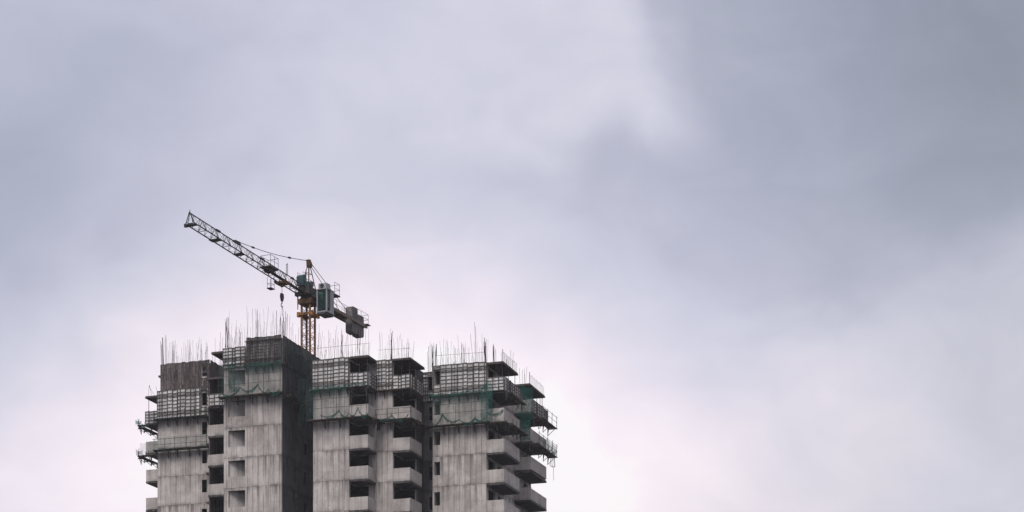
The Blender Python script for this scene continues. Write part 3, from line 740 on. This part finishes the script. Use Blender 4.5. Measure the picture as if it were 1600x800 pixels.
# far left wing
platform('upper scaffold platform under the pale forms of the far left wing', 'f', -16.8, -10.9, 5.72, z2-.1, .7, .9, gap=1.2)
platform('upper scaffold platform jutting out past the left edge of the tower', 'f', -19.4, -16.95, 7.0, z2-.25, .7, .5, gap=1.0, brackets=.8)
platform('upper side scaffold of the left edge balcony with leaning posts', 'l', 7.0, 9.8, -19.0, z2-.35, .7, 1.0, gap=1.3, brackets=.6)
platform('lower scaffold platform with grey net band on the far left wing', 'f', -16.8, -10.7, 5.72, K+S-.35, .8, 1.25, gap=1.15)
platform('lower scaffold platform jutting out past the left edge of the tower', 'f', -19.4, -16.95, 7.0, K+S-.45, .7, .5, gap=1.0, brackets=.8)
platform('lower side scaffold of the left edge balcony', 'l', 7.0, 9.8, -19.0, K+S-.5, .7, 1.0, gap=1.3, brackets=.6)
netsheet('grey green net band along the lower platform of the far left wing', 'f', -16.8, -10.6, 5.72, K+S-.3, K+S+.95, .88, 'net_thin', sag=.05)
netsheet('grey green net band on the lower platform at the left edge', 'f', -19.1, -16.85, 7.0, K+S-.4, K+S+.85, .86, 'net_thin', sag=.05)
netsheet('torn dark net on the upper platform at the left edge', 'f', -19.6, -18.9, 7.0, z2-.2, z2+.7, .9, 'net_dense', sag=.6)
netsheet('torn dark green net on the lower platform at the left edge', 'f', -19.6, -18.8, 7.0, K+S-.4, K+S+.6, .86, 'net_mid', sag=.6)
swags('dark green net fringe under the upper platform at the left edge', 'f', -19.4, -16.9, 7.0, z2-.3, .75, .3, .8, 'net_mid')
swags('dark green net gathered along the upper platform of the far left wing', 'f', -16.9, -10.8, 5.72, z2-.05, .72, .2, 1.3, 'net_dark', peaks=False)
swags('dark green net gathered along the lower platform of the far left wing', 'f', -16.9, -10.6, 5.72, K+S-.3, .85, .25, 1.3, 'net_dark', peaks=False)
# highest block
netsheet('diagonal green net strip hanging before the left bay of the highest block', 'f', -5.4, -4.2, -.02, z2+.3, z3-.2, .8, 'net_mid', sag=1.2)
netsheet('grey green net over the flank forms of the highest block', 'r', -.2, 8.5, .15, z3+.1, z3+2.5, .35, 'net_thin', sag=.5)
platform('scaffold platform with bundled green net below the highest block', 'f', -6.4, .3, -.02, z2-.1, .95, 2.75, gap=1.75)
platform('narrow bracket ledge under the dark forms of the highest block', 'f', -3.8, .2, -.05, z3-.12, .6, .4, gap=.9, brackets=.7)
netsheet('thin green net over the concrete storey of the highest block', 'f', -6.2, .4, -.02, z2, z3-.1, .95, 'net_thin', sag=.1)
netsheet('dark green net down the shaded flank of the highest block', 'r', -.6, 9.2, .05, z2-.3, z3+1.6, .75, 'net_dark', sag=.2)
swags('bunched green net along the platform of the highest block', 'f', -6.0, .2, -.02, z2+.15, drop=.7, step=1.5)
swags('green net clump hanging at the left corner of the highest block forms', 'f', -6.5, -4.6, -.05, z3+.15, .5, .9, .7)
swags('green net gathered under the dark forms of the highest block', 'f', -3.8, .3, -.05, z3+.05, .6, .3, .9, peaks=False)
platform('side scaffold along the shaded flank of the highest block', 'r', .2, 7.5, .02, z2-.2, .85, 2.0, gap=1.8)
# block right of the mast
platform('bracket ledge under the pale forms right of the crane mast', 'f', 3.3, 9.0, -.02, z2-.1, .55, .4, gap=.95, brackets=.7)
platform('scaffold platform with tall posts right of the crane mast', 'f', 3.2, 9.5, -.02, K+S-.15, .95, 2.8, gap=1.75)
netsheet('thin green net over the concrete storey right of the crane mast', 'f', 3.2, 7.4, -.02, K+S, z2, .95, 'net_thin', sag=.1)
swags('green net bunched along the platform right of the crane mast', 'f', 4.6, 9.6, -.02, K+S+.05, drop=.6, step=1.5)
swags('green net gathered under the pale forms right of the crane mast', 'f', 3.4, 9.3, -.02, z2+.15, .6, .22, 1.2, peaks=False)
netsheet('dark net hanging at the shaded left corner of the block right of the mast', 'f', 2.2, 3.5, -.02, K+S-.3, z2+1.4, .5, 'net_dark', sag=.5)
platform('balcony side scaffold between the two balconies right of the crane', 'r', 0, 2.0, 9.3, K+S-.2, .8, .5, gap=1.0)
# block before the recess
platform('bracket ledge under the forms between the two dark roofed balconies', 'f', 9.2, 12.9, 2.05, z2-.1, .5, .4, gap=.95)
platform('scaffold platform below the balcony before the dark recess', 'f', 9.6, 13.2, 2.05, K+S-.15, .95, 1.1, gap=1.2)
platform('balcony side scaffold facing the dark recess', 'r', 2.1, 5.3, 12.9, K+S-.2, .7, .5, gap=1.0)
swags('green net in deep bights across the balcony before the dark recess', 'f', 9.3, 13.2, 2.05, K+S+.2, drop=1.0, step=1.7)
# right wing
platform('bracket ledge under the widest pale forms of the right wing', 'f', 13.6, 19.5, 5.78, z2-.1, .5, .4, gap=.95, brackets=.7)
platform('scaffold platform with tall posts on the right wing', 'f', 13.4, 19.8, 5.78, K+S-.15, .95, 2.8, gap=1.6)
netsheet('thin green net over the concrete storey of the right wing', 'f', 14.2, 19.8, 5.78, K+S, z2, .95, 'net_thin', sag=.15)
swags('green net draped in bights along the right wing platform', 'f', 13.9, 19.6, 5.78, K+S+.3, drop=.9, step=1.6)
swags('green net gathered under the widest pale forms of the right wing', 'f', 13.6, 19.6, 5.78, z2+.1, .55, .3, 1.2, peaks=False)
netsheet('green net draped over the corner of the right wing', 'f', 19.2, 20.4, 5.7, K+S-.2, z2+1.0, 1.0, 'net_mid', sag=.9)
swags('green net looped over the near corner balcony of the right wing', 'f', 19.6, 21.6, 5.7, K+S+.9, .35, 1.1, 2.2)
platform('bracket scaffold under the near corner balcony of the right wing', 'f', 19.5, 21.6, 5.7, K+S-.25, .8, .4, gap=.9)
platform('scaffold along the outer side of the near corner balcony', 'r', 5.8, 10.7, 21.3, K+S-.3, .8, .5, gap=1.2)
platform('ledge along the side forms of the near corner balcony', 'r', 5.8, 10.7, 21.4, z2-.2, .5, .4, gap=1.2)
netsheet('dense green net hanging between the two right hand balconies', 'f', 20.0, 21.9, 13.6, z2-1.2, z3-.4, .5, 'net_mid', sag=.6)
netsheet('narrow green net strip dropping below the right hand balconies', 'f', 20.5, 21.6, 13.6, K+S-.2, z2-1.0, .5, 'net_dense', sag=.3)
platform('upper scaffold jutting out at the right edge of the tower', 'r', 15.0, 19.9, 21.35, z2-.55, 1.0, 1.25, gap=1.4, brackets=.8)
platform('lower scaffold with green net jutting out at the right edge of the tower', 'r', 13.6, 19.9, 21.35, K+S-.55, 1.0, 1.3, gap=1.4, brackets=.8)
netsheet('thin net on the lower right edge scaffold', 'r', 15.5, 19.9, 21.35, K+S-.5, K+S+.8, 1.0, 'net_mid', sag=.4)
swags('green net bunched on the lower right edge scaffold', 'r', 17.0, 19.9, 21.35, K+S-.2, .95, .5, 1.2)
fr = MB(); q = [Vector((0, 0, 0))]
for i in range(12): q.append(q[-1]+Vector((random.uniform(-.06, .06), random.uniform(-.06, .06), -.22)))
fr.path(q, .018, 4)
for i in range(7):
    a = Vector((random.uniform(-.3, .3), random.uniform(-.2, .2), -.1)); fr.path([q[0], a+Vector((0, 0, -.35)), a*1.2+Vector((0, 0, -.9-.3*random.random())), q[6]], .014, 4)
tag(fr.build('frayed_rope', 'scaffold_tube', None, W(22.4, 18.5, K+S-.66)), 'frayed rope tangle hanging below the lower right edge scaffold', 'rope')

# shoring props under the freshly cast slabs
def prop(u, v, z, h_, label):
    o = MB(); o.tube((0, 0, 0), (0, 0, h_*.55), .04, 6); o.tube((0, 0, h_*.5), (0, 0, h_), .03, 6); o.box(-.08, .08, -.08, .08, h_-.015, h_); o.box(-.08, .08, -.08, .08, 0, .015); o.tube((-.1, 0, h_*.55), (.1, 0, h_*.55), .015, 4)
    tag(o.build('shoring_prop', 'scaffold_tube', None, W(u, v, z), -TH), label, 'prop', 'steel props under fresh slabs')
npr = {}
for (u, v, z, h_, nm) in ((8.2, .3, z2, 2.72, 'balcony right of the crane mast'), (9.0, .3, z2, 2.72, 'balcony right of the crane mast'), (11.8, 2.4, z2, 2.72, 'balcony before the dark recess'), (12.6, 2.4, z2, 2.72, 'balcony before the dark recess'),
                      (20.3, 6.1, z2, 2.62, 'near corner balcony of the right wing'), (20.95, 6.1, z2, 2.62, 'near corner balcony of the right wing'), (20.95, 8.0, z2, 2.62, 'near corner balcony of the right wing'), (20.95, 10.1, z2, 2.62, 'near corner balcony of the right wing'),
                      (20.95, 15.8, z2, 2.62, 'farthest right balcony'), (20.95, 17.5, z2, 2.62, 'farthest right balcony'), (20.95, 18.6, z2, 2.62, 'farthest right balcony'), (20.9, 19.5, z2, 2.62, 'farthest right balcony'),
                      (-18.7, 7.3, z2, 2.67, 'left edge roof slab'), (-17.7, 7.8, z2, 2.67, 'left edge roof slab'), (-17.4, 8.6, z2, 2.67, 'left edge roof slab'), (-7.7, 2.7, z3, 2.2, 'small slab left of the highest block')):
    npr[nm] = npr.get(nm, 0)+1
    prop(u, v, z, h_, ('first', 'second', 'third', 'fourth')[npr[nm]-1] + ' steel prop from left under roof of ' + nm)

# ------------------------------------------------------------------ starter bars sprouting from the top
rb_me = MB().tube((0, 0, 0), (0, 0, 1), 1.0, 4).mesh('rebar', 'rebar_rust')
nbar = [0]
extra = MB()
def bar(u, v, z, h_, r=.014, tilt=.03):
    if nbar[0] >= 298:
        extra.tube((u, v, z-.02), (u+h_*random.gauss(0, tilt), v+h_*random.gauss(0, tilt), z+h_), r, 4); return
    o = link('rebar', rb_me, tower, (u, v, z-.02)); o.scale = (r, r, h_)
    o.rotation_euler = (random.gauss(0, tilt), random.gauss(0, tilt), 0); nbar[0] += 1
def row(u0, u1, v, z, n_, h0, h1, r=.011, tilt=.06):
    for i in range(n_): bar(u0+(u1-u0)*(i+random.uniform(.1, .9))/n_, v+random.uniform(-.1, .1), z, h0*.7+(h1-h0*.7)*random.random()**1.5, r*random.uniform(.7, 1.1), tilt)
def clump(u, v, z, n_, h0, h1, sp=.22, r=.014, tilt=.04):
    for i in range(n_): bar(u+random.gauss(0, sp), v+random.gauss(0, sp), z, random.uniform(h0, h1), r, tilt)
zL = z3+2.7; zA = K+4*S-.25; zB = ZT-.05
clump(-16.2, 5.95, zL-2.5, 6, 4.6, 5.6, .1, .024); row(-16.2, -11.0, 5.9, zL, 26, 1.2, 2.9); clump(-15.0, 5.95, zL, 6, 1.8, 2.6, .15); clump(-13.2, 6, zL, 3, 2, 2.8, .15); clump(-11.9, 6.4, zL, 6, 1.2, 2.4, .3)
clump(-9.2, 6.2, zL-1.5, 7, 3.0, 4.6, .35); row(-10.6, -7.0, 5.6, zL-.8, 9, 1.8, 3.4)
clump(-6.1, .3, zA-.6, 7, 2.2, 3.2, .12, .022); row(-5.9, -3.6, .2, zA-.6, 12, 2.0, 3.9); clump(-4.7, .4, zA-.6, 4, 1.0, 2.0, .15); clump(-3.2, .9, zA, 6, 2.4, 3.2, .2); row(-3.4, -.2, .8, zA, 12, 1.8, 3.3); clump(-.6, 1.6, zA, 9, 1.8, 3.0, .3, .022)
for i in range(14): bar(-.1+random.uniform(-.1, .1), 1.2+i*.62+random.uniform(-.2, .2), zA, random.uniform(.9, 2.6))
row(3.6, 7.2, .3, zB, 24, 1.4, 3.6); clump(6.2, .5, zB, 5, 1.5, 3.2, .25); row(7.4, 9.2, .3, zB, 8, 1.4, 3.4); clump(8.0, .5, zB, 4, 2.5, 3.6, .1)
row(9.2, 12.6, 2.4, zB, 16, 1.4, 3.3); clump(10.6, 2.5, zB, 5, 2.0, 3.0, .1, .022); clump(12.1, 3.2, zB, 5, 1.2, 2.4, .3)
clump(13.0, 7.8, zB, 6, 2.0, 3.2, .25); clump(13.9, 6.0, zB, 8, 1.5, 3.2, .15, .022); row(14.0, 19.2, 6.0, zB, 28, 1.2, 3.0); clump(16.8, 6.2, zB, 6, 1.6, 3.0, .3); clump(18.2, 6.1, zB, 3, 2.8, 4.2, .15); clump(19.2, 6.1, zB, 8, 1.6, 2.7, .13, .023); clump(20.0, 6.5, zB, 7, 1.2, 2.0, .15, .02)
for (v0, v1) in ((5.9, 10.4), (14.6, 19.6)):
    for i in range(13): bar(21.05, v0+(v1-v0)*i/12, ZT-.12, random.uniform(.85, 1.15), .014, .01)
    bar(21.05, v0, ZT-.12, 1.25, .03, .01)
clump(20.2, 10.3, zB, 8, 1.4, 2.4, .25); clump(20.3, 14.6, zB, 5, .9, 1.7, .2)
for i in range(5): bar(-18.7+i*.35, 7.2+i*.1, ZT-.05, random.uniform(.8, 1.3), .015, .25)
for (a, b_, v_, zz_, n_) in ((-16.2, -11, 6.3, zL, 22), (-10.8, -6.8, 6, zL-.6, 12), (-6.0, -3.7, .9, zA-.6, 10), (-3.4, -.2, 1.3, zA, 16), (3.6, 9.2, .9, zB, 34), (9.3, 12.7, 3.0, zB, 20), (12.4, 13.7, 7.9, zB, 8), (14, 19.3, 6.7, zB, 34)):
    row(a, b_, v_, zz_, n_, .9, 2.9, .009, .06)
eo = extra.build('rebar_field', 'rebar_rust', tower); eo['kind'] = 'stuff'
rw = MB()
for (a, b_) in (((21.05, 5.9, ZT+.85), (21.05, 10.4, ZT+.8)), ((21.05, 14.6, ZT+.85), (21.05, 19.6, ZT+.75)), ((3.6, .3, ZT+1.2), (9.2, .35, ZT+1.25)), ((9.3, 2.4, ZT+1.1), (12.7, 2.4, ZT+1.0)), ((14.0, 6, ZT+1.1), (19.2, 6, ZT+1.0))):
    rw.tube(a, b_, .014, 4)
rw.build('tie_bar', 'rebar_rust', tower)
# ------------------------------------------------------------------ damp air between camera and tower
hm = bpy.data.materials.new('air'); hm.use_nodes = True; M['air'] = hm
ht = NT(hm.node_tree); ht.n.clear(); ho_ = ht.node('ShaderNodeOutputMaterial'); hv = ht.node('ShaderNodeVolumePrincipled')
hv.inputs['Color'].default_value = (.93, .94, 1., 1); hv.inputs['Density'].default_value = 0.00016
ht.l.new(hv.outputs[0], ho_.inputs['Volume'])
hz_ = MB().box(-4100, 4100, -4100, 4100, -1, 72).build('haze', 'air'); hz_['kind'] = 'stuff'
print('rebars', nbar[0], 'objects', len(bpy.data.objects))
